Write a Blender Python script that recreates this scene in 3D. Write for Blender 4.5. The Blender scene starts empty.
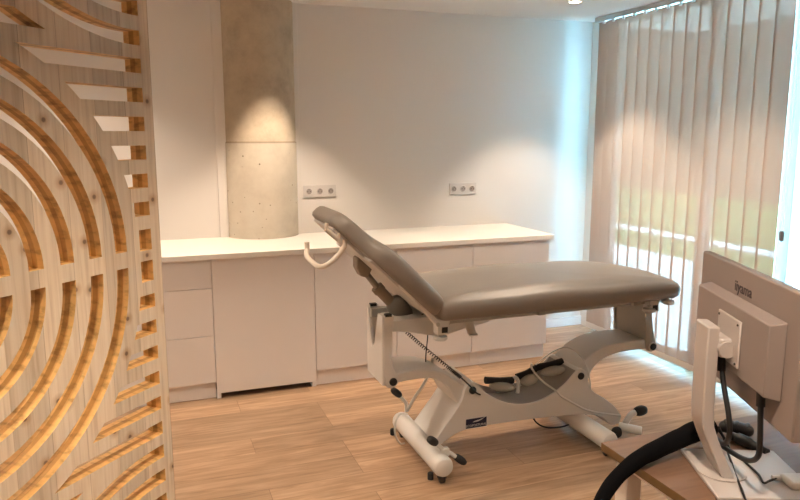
import bpy, bmesh, math, random
from mathutils import Vector, Matrix
random.seed(7)
S = bpy.context.scene
COL = S.collection
PI = math.pi

# ------------------------------------------------------------------ materials
def mat(name, col, rough=.5, metal=0.0, spec=.5, bump=0, bscale=40, var=0, vscale=6):
    m = bpy.data.materials.new(name); m.use_nodes = True
    nt = m.node_tree; b = nt.nodes['Principled BSDF']
    b.inputs['Base Color'].default_value = (*col, 1)
    b.inputs['Roughness'].default_value = rough
    b.inputs['Metallic'].default_value = metal
    b.inputs['Specular IOR Level'].default_value = spec
    tc = nt.nodes.new('ShaderNodeTexCoord')
    if var:
        n = nt.nodes.new('ShaderNodeTexNoise'); n.inputs['Scale'].default_value = vscale; n.inputs['Detail'].default_value = 5
        nt.links.new(tc.outputs['Object'], n.inputs['Vector'])
        mp = nt.nodes.new('ShaderNodeMapRange'); mp.inputs['To Min'].default_value = 1-var; mp.inputs['To Max'].default_value = 1+var
        mp.inputs['From Min'].default_value = .3; mp.inputs['From Max'].default_value = .7
        nt.links.new(n.outputs['Fac'], mp.inputs['Value'])
        mx = nt.nodes.new('ShaderNodeMix'); mx.data_type = 'RGBA'; mx.blend_type = 'MULTIPLY'; mx.inputs['Factor'].default_value = 1
        mx.inputs['A'].default_value = (*col, 1)
        nt.links.new(mp.outputs['Result'], mx.inputs['B']); nt.links.new(mx.outputs['Result'], b.inputs['Base Color'])
    if bump:
        n = nt.nodes.new('ShaderNodeTexNoise'); n.inputs['Scale'].default_value = bscale; n.inputs['Detail'].default_value = 4
        nt.links.new(tc.outputs['Object'], n.inputs['Vector'])
        bp = nt.nodes.new('ShaderNodeBump'); bp.inputs['Strength'].default_value = bump; bp.inputs['Distance'].default_value = .01
        nt.links.new(n.outputs['Fac'], bp.inputs['Height']); nt.links.new(bp.outputs['Normal'], b.inputs['Normal'])
    return m

def emit(name, col, s):
    m = bpy.data.materials.new(name); m.use_nodes = True
    nt = m.node_tree; nt.nodes.clear()
    e = nt.nodes.new('ShaderNodeEmission'); e.inputs[0].default_value = (*col, 1); e.inputs[1].default_value = s
    o = nt.nodes.new('ShaderNodeOutputMaterial'); nt.links.new(e.outputs[0], o.inputs[0])
    return m

def ramp(nt, stops):
    r = nt.nodes.new('ShaderNodeValToRGB'); e = r.color_ramp.elements
    while len(e) < len(stops): e.new(.5)
    for k, (p, c) in enumerate(stops): e[k].position = p; e[k].color = (*c, 1)
    return r

def wood_face():
    """pale laminated spruce, local x = along the panel, z = up"""
    m = bpy.data.materials.new('spruce_board'); m.use_nodes = True
    nt = m.node_tree; b = nt.nodes['Principled BSDF']; L = nt.links.new
    tc = nt.nodes.new('ShaderNodeTexCoord')
    sep = nt.nodes.new('ShaderNodeSeparateXYZ'); L(tc.outputs['Object'], sep.inputs[0])
    # boards of 83 mm
    dv = nt.nodes.new('ShaderNodeMath'); dv.operation = 'DIVIDE'; dv.inputs[1].default_value = .083; L(sep.outputs['X'], dv.inputs[0])
    fl = nt.nodes.new('ShaderNodeMath'); fl.operation = 'FLOOR'; L(dv.outputs[0], fl.inputs[0])
    wn = nt.nodes.new('ShaderNodeTexWhiteNoise'); wn.noise_dimensions = '1D'; L(fl.outputs[0], wn.inputs['W'])
    # grain
    cmb = nt.nodes.new('ShaderNodeCombineXYZ')
    mx_ = nt.nodes.new('ShaderNodeMath'); mx_.operation = 'MULTIPLY'; mx_.inputs[1].default_value = 1; L(sep.outputs['X'], mx_.inputs[0])
    mz = nt.nodes.new('ShaderNodeMath'); mz.operation = 'MULTIPLY'; mz.inputs[1].default_value = .035; L(sep.outputs['Z'], mz.inputs[0])
    L(mx_.outputs[0], cmb.inputs[0]); L(wn.outputs['Value'], cmb.inputs[1]); L(mz.outputs[0], cmb.inputs[2])
    g = nt.nodes.new('ShaderNodeTexNoise'); g.inputs['Scale'].default_value = 120; g.inputs['Detail'].default_value = 5; g.inputs['Distortion'].default_value = .4
    L(cmb.outputs[0], g.inputs['Vector'])
    r = ramp(nt, [(.3, (.58, .455, .325)), (.47, (.70, .575, .425)), (.7, (.77, .655, .51))]); L(g.outputs['Fac'], r.inputs[0])
    # knots
    vs = nt.nodes.new('ShaderNodeCombineXYZ'); L(sep.outputs['X'], vs.inputs[0]); L(sep.outputs['Z'], vs.inputs[1])
    v = nt.nodes.new('ShaderNodeTexVoronoi'); v.voronoi_dimensions = '2D'; v.inputs['Scale'].default_value = 8.5; L(vs.outputs[0], v.inputs['Vector'])
    kr = ramp(nt, [(.0, (.16, .08, .04)), (.030, (.20, .10, .05)), (.05, (.72, .58, .45)), (.15, (1, 1, 1))]); L(v.outputs['Distance'], kr.inputs[0])
    mk = nt.nodes.new('ShaderNodeMix'); mk.data_type = 'RGBA'; mk.blend_type = 'MULTIPLY'; mk.inputs['Factor'].default_value = .85
    L(r.outputs[0], mk.inputs['A']); L(kr.outputs[0], mk.inputs['B'])
    # board tone
    mr = nt.nodes.new('ShaderNodeMapRange'); mr.inputs['To Min'].default_value = .86; mr.inputs['To Max'].default_value = 1.1; L(wn.outputs['Value'], mr.inputs['Value'])
    mt = nt.nodes.new('ShaderNodeMix'); mt.data_type = 'RGBA'; mt.blend_type = 'MULTIPLY'; mt.inputs['Factor'].default_value = 1
    L(mk.outputs['Result'], mt.inputs['A']); L(mr.outputs['Result'], mt.inputs['B'])
    # thin glue line
    fr = nt.nodes.new('ShaderNodeMath'); fr.operation = 'FRACT'; L(dv.outputs[0], fr.inputs[0])
    gl = ramp(nt, [(0, (.35, .25, .18)), (.012, (.6, .5, .4)), (.025, (1, 1, 1))]); L(fr.outputs[0], gl.inputs[0])
    m2 = nt.nodes.new('ShaderNodeMix'); m2.data_type = 'RGBA'; m2.blend_type = 'MULTIPLY'; m2.inputs['Factor'].default_value = .6
    L(mt.outputs['Result'], m2.inputs['A']); L(gl.outputs[0], m2.inputs['B'])
    L(m2.outputs['Result'], b.inputs['Base Color'])
    b.inputs['Roughness'].default_value = .6
    return m

def wood_edge():
    """sawn three-layer edge with warm light painted in: layers across the thickness (local y)"""
    m = bpy.data.materials.new('sawn_edge_warm_glow'); m.use_nodes = True
    nt = m.node_tree; b = nt.nodes['Principled BSDF']; L = nt.links.new
    tc = nt.nodes.new('ShaderNodeTexCoord')
    sep = nt.nodes.new('ShaderNodeSeparateXYZ'); L(tc.outputs['Object'], sep.inputs[0])
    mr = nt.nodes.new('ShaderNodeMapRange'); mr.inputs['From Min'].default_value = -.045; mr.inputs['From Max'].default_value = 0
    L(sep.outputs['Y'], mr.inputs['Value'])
    r = ramp(nt, [(0, (.84, .54, .20)), (.33, (.86, .57, .22)), (.35, (.56, .31, .09)), (.62, (.58, .325, .10)), (.66, (.80, .51, .19))])  # sawn layers, their orange deepened to paint in warm light from behind
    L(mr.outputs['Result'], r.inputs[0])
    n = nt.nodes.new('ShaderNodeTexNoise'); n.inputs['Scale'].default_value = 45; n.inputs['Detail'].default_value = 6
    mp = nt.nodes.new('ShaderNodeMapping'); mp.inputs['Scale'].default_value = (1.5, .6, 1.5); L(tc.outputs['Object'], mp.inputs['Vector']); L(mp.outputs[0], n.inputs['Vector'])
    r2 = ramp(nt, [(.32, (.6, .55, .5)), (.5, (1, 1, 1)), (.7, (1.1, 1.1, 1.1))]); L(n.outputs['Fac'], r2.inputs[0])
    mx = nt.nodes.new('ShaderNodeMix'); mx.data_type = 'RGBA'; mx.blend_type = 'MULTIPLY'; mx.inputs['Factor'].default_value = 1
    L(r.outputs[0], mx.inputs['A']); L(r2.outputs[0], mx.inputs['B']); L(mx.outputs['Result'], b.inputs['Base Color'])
    b.inputs['Roughness'].default_value = .55
    return m

def plank(name, c1, c2, cm, bw=1.22, rh=.178, off=(0, 0), rough=.33, mort=.0016):
    m = bpy.data.materials.new(name); m.use_nodes = True
    nt = m.node_tree; b = nt.nodes['Principled BSDF']; L = nt.links.new
    tc = nt.nodes.new('ShaderNodeTexCoord')
    mp = nt.nodes.new('ShaderNodeMapping'); mp.inputs['Location'].default_value = (off[0], off[1], 0); L(tc.outputs['Object'], mp.inputs['Vector'])
    br = nt.nodes.new('ShaderNodeTexBrick'); br.offset = .37; br.offset_frequency = 3
    br.inputs['Scale'].default_value = 1; br.inputs['Brick Width'].default_value = bw; br.inputs['Row Height'].default_value = rh
    br.inputs['Mortar Size'].default_value = mort; br.inputs['Mortar Smooth'].default_value = .3
    br.inputs['Color1'].default_value = (0, 0, 0, 1); br.inputs['Color2'].default_value = (1, 1, 1, 1); br.inputs['Mortar'].default_value = (.5, .5, .5, 1)
    L(mp.outputs[0], br.inputs['Vector'])
    # grain stretched along x, shifted per plank
    sc = nt.nodes.new('ShaderNodeMapping'); sc.inputs['Scale'].default_value = (1.3, 14, 1); L(mp.outputs[0], sc.inputs['Vector'])
    ad = nt.nodes.new('ShaderNodeVectorMath'); ad.operation = 'MULTIPLY_ADD'; ad.inputs[1].default_value = (7, 3, 5)
    L(br.outputs['Color'], ad.inputs[0]); L(sc.outputs[0], ad.inputs[2])
    n = nt.nodes.new('ShaderNodeTexNoise'); n.inputs['Scale'].default_value = 2.2; n.inputs['Detail'].default_value = 7; n.inputs['Roughness'].default_value = .62; n.inputs['Distortion'].default_value = .7
    L(ad.outputs[0], n.inputs['Vector'])
    r = ramp(nt, [(.30, c1), (.5, tuple((a + d) / 2 for a, d in zip(c1, c2))), (.68, c2)]); L(n.outputs['Fac'], r.inputs[0])
    mr = nt.nodes.new('ShaderNodeMapRange'); mr.inputs['To Min'].default_value = .78; mr.inputs['To Max'].default_value = 1.14; L(br.outputs['Color'], mr.inputs['Value'])
    mx = nt.nodes.new('ShaderNodeMix'); mx.data_type = 'RGBA'; mx.blend_type = 'MULTIPLY'; mx.inputs['Factor'].default_value = 1
    L(r.outputs[0], mx.inputs['A']); L(mr.outputs['Result'], mx.inputs['B'])
    m2 = nt.nodes.new('ShaderNodeMix'); m2.data_type = 'RGBA'; L(br.outputs['Fac'], m2.inputs['Factor'])
    L(mx.outputs['Result'], m2.inputs['A']); m2.inputs['B'].default_value = (*cm, 1)
    L(m2.outputs['Result'], b.inputs['Base Color'])
    b.inputs['Roughness'].default_value = rough; b.inputs['Specular IOR Level'].default_value = .5
    return m

def concrete():
    m = bpy.data.materials.new('raw_concrete'); m.use_nodes = True
    nt = m.node_tree; b = nt.nodes['Principled BSDF']; L = nt.links.new
    tc = nt.nodes.new('ShaderNodeTexCoord')
    sep = nt.nodes.new('ShaderNodeSeparateXYZ'); L(tc.outputs['Object'], sep.inputs[0])
    n = nt.nodes.new('ShaderNodeTexNoise'); n.inputs['Scale'].default_value = 7; n.inputs['Detail'].default_value = 8; n.inputs['Roughness'].default_value = .65; L(tc.outputs['Object'], n.inputs['Vector'])
    up = ramp(nt, [(.3, (.41, .335, .245)), (.5, (.51, .425, .315)), (.7, (.58, .49, .37))]); L(n.outputs['Fac'], up.inputs[0])
    lo = ramp(nt, [(.3, (.46, .40, .32)), (.5, (.52, .46, .37)), (.7, (.56, .50, .41))]); L(n.outputs['Fac'], lo.inputs[0])
    gt = nt.nodes.new('ShaderNodeMath'); gt.operation = 'GREATER_THAN'; gt.inputs[1].default_value = 1.545; L(sep.outputs['Z'], gt.inputs[0])
    mx = nt.nodes.new('ShaderNodeMix'); mx.data_type = 'RGBA'; L(gt.outputs[0], mx.inputs['Factor']); L(lo.outputs[0], mx.inputs['A']); L(up.outputs[0], mx.inputs['B'])
    # casting joint
    sb = nt.nodes.new('ShaderNodeMath'); sb.operation = 'SUBTRACT'; sb.inputs[1].default_value = 1.545; L(sep.outputs['Z'], sb.inputs[0])
    ab = nt.nodes.new('ShaderNodeMath'); ab.operation = 'ABSOLUTE'; L(sb.outputs[0], ab.inputs[0])
    jr = ramp(nt, [(0, (.55, .5, .45)), (.004, (.75, .7, .66)), (.008, (1, 1, 1))]); L(ab.outputs[0], jr.inputs[0])
    m2 = nt.nodes.new('ShaderNodeMix'); m2.data_type = 'RGBA'; m2.blend_type = 'MULTIPLY'; m2.inputs['Factor'].default_value = 1
    L(mx.outputs['Result'], m2.inputs['A']); L(jr.outputs[0], m2.inputs['B'])
    # blow holes
    v = nt.nodes.new('ShaderNodeTexVoronoi'); v.inputs['Scale'].default_value = 17; v.inputs['Randomness'].default_value = 1; L(tc.outputs['Object'], v.inputs['Vector'])
    hr = ramp(nt, [(0, (.12, .09, .07)), (.07, (.2, .16, .12)), (.11, (1, 1, 1))]); L(v.outputs['Distance'], hr.inputs[0])
    bandz = ramp(nt, [(.0, (0, 0, 0)), (.30, (.3, .3, .3)), (.50, (.8, .8, .8)), (.60, (1, 1, 1)), (.615, (.0, .0, .0))])
    dz = nt.nodes.new('ShaderNodeMath'); dz.operation = 'DIVIDE'; dz.inputs[1].default_value = 2.5; L(sep.outputs['Z'], dz.inputs[0]); L(dz.outputs[0], bandz.inputs[0])
    m3 = nt.nodes.new('ShaderNodeMix'); m3.data_type = 'RGBA'; m3.blend_type = 'MULTIPLY'; L(bandz.outputs[0], m3.inputs['Factor'])
    L(m2.outputs['Result'], m3.inputs['A']); L(hr.outputs[0], m3.inputs['B'])
    L(m3.outputs['Result'], b.inputs['Base Color'])
    b.inputs['Roughness'].default_value = .75
    bp = nt.nodes.new('ShaderNodeBump'); bp.inputs['Strength'].default_value = .15; L(n.outputs['Fac'], bp.inputs['Height']); L(bp.outputs[0], b.inputs['Normal'])
    return m

def blind_fabric():
    """woven screen cloth: partly open weave, partly translucent thread"""
    m = bpy.data.materials.new('screen_fabric'); m.use_nodes = True
    nt = m.node_tree; nt.nodes.clear(); L = nt.links.new
    o = nt.nodes.new('ShaderNodeOutputMaterial')
    d = nt.nodes.new('ShaderNodeBsdfDiffuse'); d.inputs[0].default_value = (.62, .515, .45, 1)
    t = nt.nodes.new('ShaderNodeBsdfTranslucent'); t.inputs[0].default_value = (.66, .57, .48, 1)
    tr = nt.nodes.new('ShaderNodeBsdfTransparent'); tr.inputs[0].default_value = (1, .825, .752, 1)
    m1 = nt.nodes.new('ShaderNodeMixShader'); m1.inputs[0].default_value = VANE_TRANSLUCENT; L(d.outputs[0], m1.inputs[1]); L(t.outputs[0], m1.inputs[2])
    m2 = nt.nodes.new('ShaderNodeMixShader'); m2.inputs[0].default_value = VANE_OPEN; L(m1.outputs[0], m2.inputs[1]); L(tr.outputs[0], m2.inputs[2])
    L(m2.outputs[0], o.inputs[0])
    return m
VANE_TRANSLUCENT = .012
VANE_OPEN = .225

def glass():
    m = bpy.data.materials.new('window_glass'); m.use_nodes = True
    nt = m.node_tree; nt.nodes.clear(); L = nt.links.new
    o = nt.nodes.new('ShaderNodeOutputMaterial')
    tr = nt.nodes.new('ShaderNodeBsdfTransparent'); tr.inputs[0].default_value = (.93, .97, .97, 1)
    g = nt.nodes.new('ShaderNodeBsdfGlossy'); g.inputs['Roughness'].default_value = .02
    mx = nt.nodes.new('ShaderNodeMixShader'); mx.inputs[0].default_value = .06
    L(tr.outputs[0], mx.inputs[1]); L(g.outputs[0], mx.inputs[2]); L(mx.outputs[0], o.inputs[0])
    return m

M = dict(
    wall=mat('painted_wall', (.80, .76, .72), .75, bump=.03, bscale=120),
    ceil=mat('painted_ceiling', (.80, .77, .73), .8, bump=.03, bscale=120),
    white=mat('white_laminate', (.74, .69, .66), .45, var=.01),
    kick=mat('kick_laminate', (.78, .72, .68), .4),
    top=mat('worktop_laminate', (.83, .79, .73), .38, var=.012),
    floor=plank('oak_planks', (.27, .16, .088), (.52, .345, .222), (.20, .115, .065), rh=.19, off=(.31, .06)),
    desk=plank('desk_oak', (.19, .105, .064), (.275, .162, .105), (.26, .15, .09), bw=9, rh=3, rough=.4, mort=.0001),
    deskedge=mat('desk_edge_band', (.17, .095, .035), .5, var=.08, vscale=30),
    deskleg=mat('desk_leg_paint', (.72, .66, .60), .45),
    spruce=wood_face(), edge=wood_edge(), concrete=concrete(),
    vinyl=mat('taupe_vinyl', (.25, .218, .19), .42, spec=.45, bump=.05, bscale=300, var=.02),
    paint=mat('cream_enamel', (.70, .685, .66), .38, spec=.5),
    grey=mat('grey_enamel', (.40, .39, .355), .38, spec=.5),
    dkgrey=mat('motor_plastic', (.15, .135, .115), .5),
    brownrod=mat('actuator_housing', (.23, .185, .14), .45),
    bronze=mat('actuator_rod', (.30, .27, .23), .3, .7),
    black=mat('black_plastic', (.012, .012, .013), .38),
    rubber=mat('black_rubber', (.016, .016, .017), .65),
    tray=mat('tray_grey', (.34, .315, .29), .45),
    knob=mat('foot_disc_grey', (.58, .57, .54), .45),
    steel=mat('brushed_steel', (.55, .54, .50), .3, .8),
    tube=mat('cream_tube', (.70, .62, .53), .35),
    cablew=mat('white_cable', (.70, .69, .67), .5),
    cableb=mat('black_cable', (.010, .010, .011), .5),
    sleeve=mat('black_textile_sleeve', (.004, .004, .005), .95, spec=.12, bump=.15, bscale=300),
    pod=mat('clear_pad', (.42, .40, .34), .2, spec=.8),
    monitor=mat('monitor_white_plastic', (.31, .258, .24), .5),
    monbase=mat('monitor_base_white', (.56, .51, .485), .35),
    screen=mat('screen_black', (.01, .01, .012), .2),
    navy=mat('label_navy', (.006, .010, .045), .4),
    lwhite=mat('label_white', (.72, .72, .72), .5),
    logo=mat('logo_ink', (.045, .03, .035), .5),
    socket=mat('socket_plastic', (.68, .64, .61), .35),
    sockhole=mat('socket_well', (.36, .32, .30), .5),
    dark=mat('socket_contact', (.07, .06, .055), .5),
    alu=mat('aluminium_rail', (.60, .60, .60), .32, .85),
    chain=mat('white_bead_chain', (.85, .88, .9), .4),
    cweight=mat('chain_weight_grey', (.20, .20, .19), .4),
    frame=mat('window_frame_white', (.82, .84, .86), .4),
    fabric=blind_fabric(), glass=glass(),
    voidm=mat('recess_dark', (.01, .008, .006), .8),
    lamp=emit('lamp_lens', (1, .84, .62), 25),
    ring=mat('lamp_ring_white', (.85, .83, .8), .4),
    paving=mat('paving_outside', (.74, .72, .68), .8, var=.06, vscale=1.5),
    lawn=mat('lawn_outside', (.17, .21, .07), .9, var=.35, vscale=1.2),
    leaf=mat('hedge_leaves', (.20, .26, .07), .8, var=.5, vscale=4),
    facade=mat('facade_render', (.30, .25, .215), .85, var=.05, vscale=.5),
    fwin=mat('facade_window', (.08, .09, .10), .2),
)

# ------------------------------------------------------------------ mesh helpers
ORG = {}
class MB:
    def __init__(s): s.bm = bmesh.new()
    def box(s, x0, x1, y0, y1, z0, z1, mi=0):
        v = [s.bm.verts.new((x, y, z)) for x in (x0, x1) for y in (y0, y1) for z in (z0, z1)]
        for f in ((0,1,3,2),(4,6,7,5),(0,4,5,1),(2,3,7,6),(0,2,6,4),(1,5,7,3)):
            s.bm.faces.new([v[i] for i in f]).material_index = mi
        return s
    def prism(s, pts, f0, f1, mi=0):
        """pts 2-D polygon; f0/f1 map a 2-D point to the 3-D ends"""
        a = [s.bm.verts.new(f0(*p)) for p in pts]; b = [s.bm.verts.new(f1(*p)) for p in pts]
        n = len(pts)
        fs = [s.bm.faces.new(a), s.bm.faces.new(b[::-1])]
        for i in range(n): fs.append(s.bm.faces.new((a[i], b[i], b[(i+1) % n], a[(i+1) % n])))
        for f in fs: f.material_index = mi
        return s
    def xz(s, pts, y0, y1, mi=0): return s.prism(pts, lambda x, z: (x, y0, z), lambda x, z: (x, y1, z), mi)
    def yz(s, pts, x0, x1, mi=0): return s.prism(pts, lambda y, z: (x0, y, z), lambda y, z: (x1, y, z), mi)
    def xy(s, pts, z0, z1, mi=0): return s.prism(pts, lambda x, y: (x, y, z0), lambda x, y: (x, y, z1), mi)
    def tube(s, path, r, n=10, mi=0, cap=True, flat=1.0):
        P = [Vector(p) for p in path]; rs = r if isinstance(r, (list, tuple)) else [r]*len(P)
        rings = []; up = Vector((0, 0, 1)); prev = None
        for i, p in enumerate(P):
            t = (P[min(i+1, len(P)-1)] - P[max(i-1, 0)]).normalized()
            if prev is None:
                u = t.cross(up)
                if u.length < 1e-3: u = t.cross(Vector((0, 1, 0)))
            else: u = prev - t*prev.dot(t)
            u.normalize(); w = t.cross(u); prev = u
            rings.append([s.bm.verts.new(p + (u*math.cos(a) + w*math.sin(a)*flat)*rs[i]) for a in (2*PI*k/n for k in range(n))])
        for a, b in zip(rings, rings[1:]):
            for k in range(n): s.bm.faces.new((a[k], a[(k+1) % n], b[(k+1) % n], b[k])).material_index = mi
        if cap:
            s.bm.faces.new(rings[0][::-1]).material_index = mi; s.bm.faces.new(rings[-1]).material_index = mi
        return s
    def lathe(s, c, prof, axis='z', n=24, mi=0, cap=True):
        """prof list of (radius, height along axis)"""
        c = Vector(c); rings = []
        for r, h in prof:
            ring = []
            for k in range(n):
                a = 2*PI*k/n; x, y = r*math.cos(a), r*math.sin(a)
                o = {'z': (x, y, h), 'y': (x, h, y), 'x': (h, x, y)}[axis]
                ring.append(s.bm.verts.new(c + Vector(o)))
            rings.append(ring)
        for a, b in zip(rings, rings[1:]):
            for k in range(n): s.bm.faces.new((a[k], a[(k+1) % n], b[(k+1) % n], b[k])).material_index = mi
        if cap: s.bm.faces.new(rings[0][::-1]).material_index = mi; s.bm.faces.new(rings[-1]).material_index = mi
        return s
    def ell(s, c, rx, ry, rz, rot=None, mi=0, p=2.0):
        c = Vector(c); R = rot or Matrix.Identity(3)
        t = bmesh.new(); bmesh.ops.create_uvsphere(t, u_segments=16, v_segments=10, radius=1)
        vs = {}
        for v in t.verts:
            co = v.co
            if p != 2:
                k = (abs(co.x)**p + abs(co.y)**p + abs(co.z)**p)**(1/p); co = co/k
            vs[v] = s.bm.verts.new(c + R @ Vector((co.x*rx, co.y*ry, co.z*rz)))
        for f in t.faces: s.bm.faces.new([vs[v] for v in f.verts]).material_index = mi
        t.free(); return s
    def xform(s, M4): s.bm.transform(M4); return s
    def build(s, name, mats, parent=None, bevel=0, smooth=40, subd=0, seg=2):
        bmesh.ops.recalc_face_normals(s.bm, faces=s.bm.faces)
        org = Vector((0, 0, 0))
        if parent is not None: org = ORG.get(parent.name, org)
        me = bpy.data.meshes.new(name)
        if org.length: s.bm.transform(Matrix.Translation(-org))
        s.bm.to_mesh(me); s.bm.free()
        for m in (mats if isinstance(mats, (list, tuple)) else [mats]): me.materials.append(m)
        o = bpy.data.objects.new(name, me); COL.objects.link(o)
        if parent is not None: o.parent = parent; ORG[o.name] = org
        if smooth:
            me.polygons.foreach_set('use_smooth', [True]*len(me.polygons)); me.set_sharp_from_angle(angle=math.radians(smooth))
        if bevel:
            b = o.modifiers.new('soft_edges', 'BEVEL'); b.width = bevel; b.segments = seg; b.limit_method = 'ANGLE'; b.angle_limit = math.radians(35)
        if subd:
            b = o.modifiers.new('smooth_form', 'SUBSURF'); b.levels = subd; b.render_levels = subd
        return o

def tag(o, label, cat, group=None):
    o['label'] = label; o['category'] = cat
    if group: o['group'] = group
    return o
def struct(o, label=None):
    o['kind'] = 'structure'
    if label: o['label'] = label
    return o
def empty(name, loc, label, cat, group=None):
    o = bpy.data.objects.new(name, None); o.location = loc; o.empty_display_size = .1; COL.objects.link(o)
    ORG[o.name] = Vector(loc)
    return tag(o, label, cat, group)
def smoothpath(pts, n=8):
    """Catmull-Rom through the points"""
    P = [Vector(p) for p in pts]; P = [P[0]*2-P[1]] + P + [P[-1]*2-P[-2]]; out = []
    for i in range(1, len(P)-2):
        a, b, c, d = P[i-1:i+3]
        for k in range(n):
            t = k/n
            out.append(.5*((2*b) + (c-a)*t + (2*a-5*b+4*c-d)*t*t + (3*b-a-3*c+d)*t**3))
    out.append(P[-2]); return out
def spline2(pts, n=6): return [(v.x, v.y) for v in smoothpath([(p[0], p[1], 0) for p in pts], n)]
def text_mesh(name, body, size, mt, parent, Mx, extrude=.0004, shear=0, align='CENTER'):
    cu = bpy.data.curves.new('lettering_curve', 'FONT'); cu.body = body; cu.size = size; cu.extrude = extrude; cu.align_x = align; cu.align_y = 'CENTER'; cu.shear = shear
    t = bpy.data.objects.new('lettering_tmp', cu); COL.objects.link(t)
    dg = bpy.context.evaluated_depsgraph_get(); me = bpy.data.meshes.new_from_object(t.evaluated_get(dg))
    bpy.data.objects.remove(t); bpy.data.curves.remove(cu)
    org = ORG.get(parent.name, Vector((0, 0, 0)))
    me.transform(Matrix.Translation(-org) @ Mx); me.name = name
    me.materials.clear(); me.materials.append(mt)
    o = bpy.data.objects.new(name, me); COL.objects.link(o); o.parent = parent; ORG[o.name] = org
    return o

# ------------------------------------------------------------------ camera
def make_camera():
    f, yaw, pitch, roll, H = 695.9, .3528, .1644, -.0009, 1.5954
    fw = Vector((math.sin(yaw)*math.cos(pitch), math.cos(yaw)*math.cos(pitch), -math.sin(pitch)))
    r = Vector((math.cos(yaw), -math.sin(yaw), 0)); u = r.cross(fw)
    c, s = math.cos(roll), math.sin(roll); r2 = r*c+u*s; u2 = -r*s+u*c
    cd = bpy.data.cameras.new('camera'); cd.sensor_width = 36; cd.lens = f/800*36; cd.clip_start = .05
    co = bpy.data.objects.new('camera', cd); COL.objects.link(co)
    co.matrix_world = Matrix(((r2.x, u2.x, -fw.x, 0), (r2.y, u2.y, -fw.y, 0), (r2.z, u2.z, -fw.z, H), (0, 0, 0, 1)))
    S.camera = co
make_camera()

# ------------------------------------------------------------------ room shell
CZ = 2.475; YB = 4.87; XL = -1.15; YR = -1.7; XW = 3.43
struct(MB().box(XL-.15, XW+.12, YR-.15, YB+.15, -.12, 0).build('floor', M['floor'], smooth=0))
struct(MB().box(XL-.15, 4.6, YR-.15, YB+.15, CZ, CZ+.2).build('ceiling', M['ceil'], smooth=0))
struct(MB().box(XL-.15, XW+.12, YB, YB+.15, 0, CZ).build('wall_back', M['wall'], smooth=0))
struct(MB().box(XL-.15, XL, YR, YB, 0, CZ).build('wall_left', M['wall'], smooth=0))
struct(MB().box(XL-.15, XW+.12, YR-.15, YR, 0, CZ).build('wall_rear', M['wall'], smooth=0))
struct(MB().box(XW, XW+.12, YR, 2.76, 0, CZ).box(XW, XW+.12, 4.66, YB, 0, CZ).build('wall_right', M['wall'], smooth=0))
struct(MB().box(2.667, XW+.02, YB-.014, YB, 0, .075).build('baseboard_back', M['frame'], bevel=.003))
# window: slim full-height glazing from y 2.70 to the back wall
w = MB()
w.box(XW+.01, XW+.08, 2.76, 2.81, 0, CZ); w.box(XW+.01, XW+.08, 4.56, 4.66, 0, CZ)  # far stile widened to keep daylight off the back wall
w.box(XW+.01, XW+.08, 3.58, 3.64, .0, CZ); w.box(XW+.01, XW+.08, 2.92, 3.00, .0, CZ)
w.box(XW+.01, XW+.08, 2.81, 4.56, 0, .012); w.box(XW+.01, XW+.08, 2.81, 4.56, CZ-.06, CZ)
wf = struct(w.build('window_1', M['frame'], bevel=.003))
g1 = MB().box(XW+.042, XW+.048, 2.81, 3.58, .012, CZ-.06).build('pane', M['glass'], wf, smooth=0)
g2 = MB().box(XW+.042, XW+.048, 3.64, 4.56, .012, CZ-.06).build('pane', M['glass'], wf, smooth=0)
# concrete column half sunk in the back wall
struct(MB().lathe((.777, 4.92, 0), [(.250, 0), (.250, 1.543), (.246, 1.546), (.246, CZ)], n=64).build('column', M['concrete'], smooth=60))
t = MB().box(.475, .545, YB-.012, YB+.01, 0, CZ)
struct(t.build('trim_1', M['wall'], bevel=.003))
t = MB().box(1.008, 1.045, YB-.012, YB+.01, 0, CZ)
struct(t.build('trim_2', M['wall'], bevel=.003))

# outside
struct(MB().box(XW+.13, 6.6, -14, 26, -.12, -.02).build('pavement', M['paving'], smooth=0), 'pale paving outside the window')
struct(MB().box(6.6, 60, -14, 60, -.14, -.03).build('lawn', M['lawn'], smooth=0), 'green lawn beyond the paving')
struct(MB().box(7.75, 8.1, -14, 60, -.03, -.0).build('path', M['paving'], smooth=0), 'pale path across the lawn')

# ------------------------------------------------------------------ ceiling downlight
dl = empty('downlight', (2.785, 4.165, CZ), 'small round recessed spotlight glowing in ceiling near the blind', 'ceiling light')
MB().lathe((2.785, 4.165, CZ), [(.040, -.001), (.050, -.001), (.050, -.005), (.044, -.008), (.038, -.005)], n=32, cap=False).build('trim_ring', M['ring'], dl)
MB().lathe((2.785, 4.165, CZ), [(.040, -.001), (.038, -.004)], n=24).build('lens', M['lamp'], dl)

# ------------------------------------------------------------------ base cabinets along the back wall
YF = 4.19   # door faces
def cabinet(name, x0, x1, label, fronts, kick=True, low=.105, yb=YB-.002):
    r = empty(name, ((x0+x1)/2, YF+.3, 0), label, 'cabinet', 'white base cabinets along the back wall')
    b = MB().box(x0+.001, x1-.001, YF+.02, yb, low, .867)
    b.build('carcass', M['white'], r)
    for nm, z0, z1, xa, xb in fronts:
        MB().box(xa, xb, YF, YF+.019, z0, z1).build(nm, M['white'], r, bevel=.0012)
    if kick:
        MB().box(x0+.001, x1-.001, YF+.03, YF+.046, 0, low-.002).build('kick_panel', M['kick'], r)
    return r
cabinet('drawer_cabinet', -.27, .350, 'white handleless three-drawer base cabinet at left end of the worktop, beside wooden screen',
        [('drawer', .694, .866, -.268, .3485), ('drawer', .400, .691, -.268, .3485), ('drawer', .106, .397, -.268, .3485)])
r = cabinet('appliance_cabinet', .350, .972, 'white base cabinet below the concrete column with one wide front and black gap at floor',
        [('door', .034, .866, .3515, .9705)], kick=False, low=.09, yb=4.655)
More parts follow.
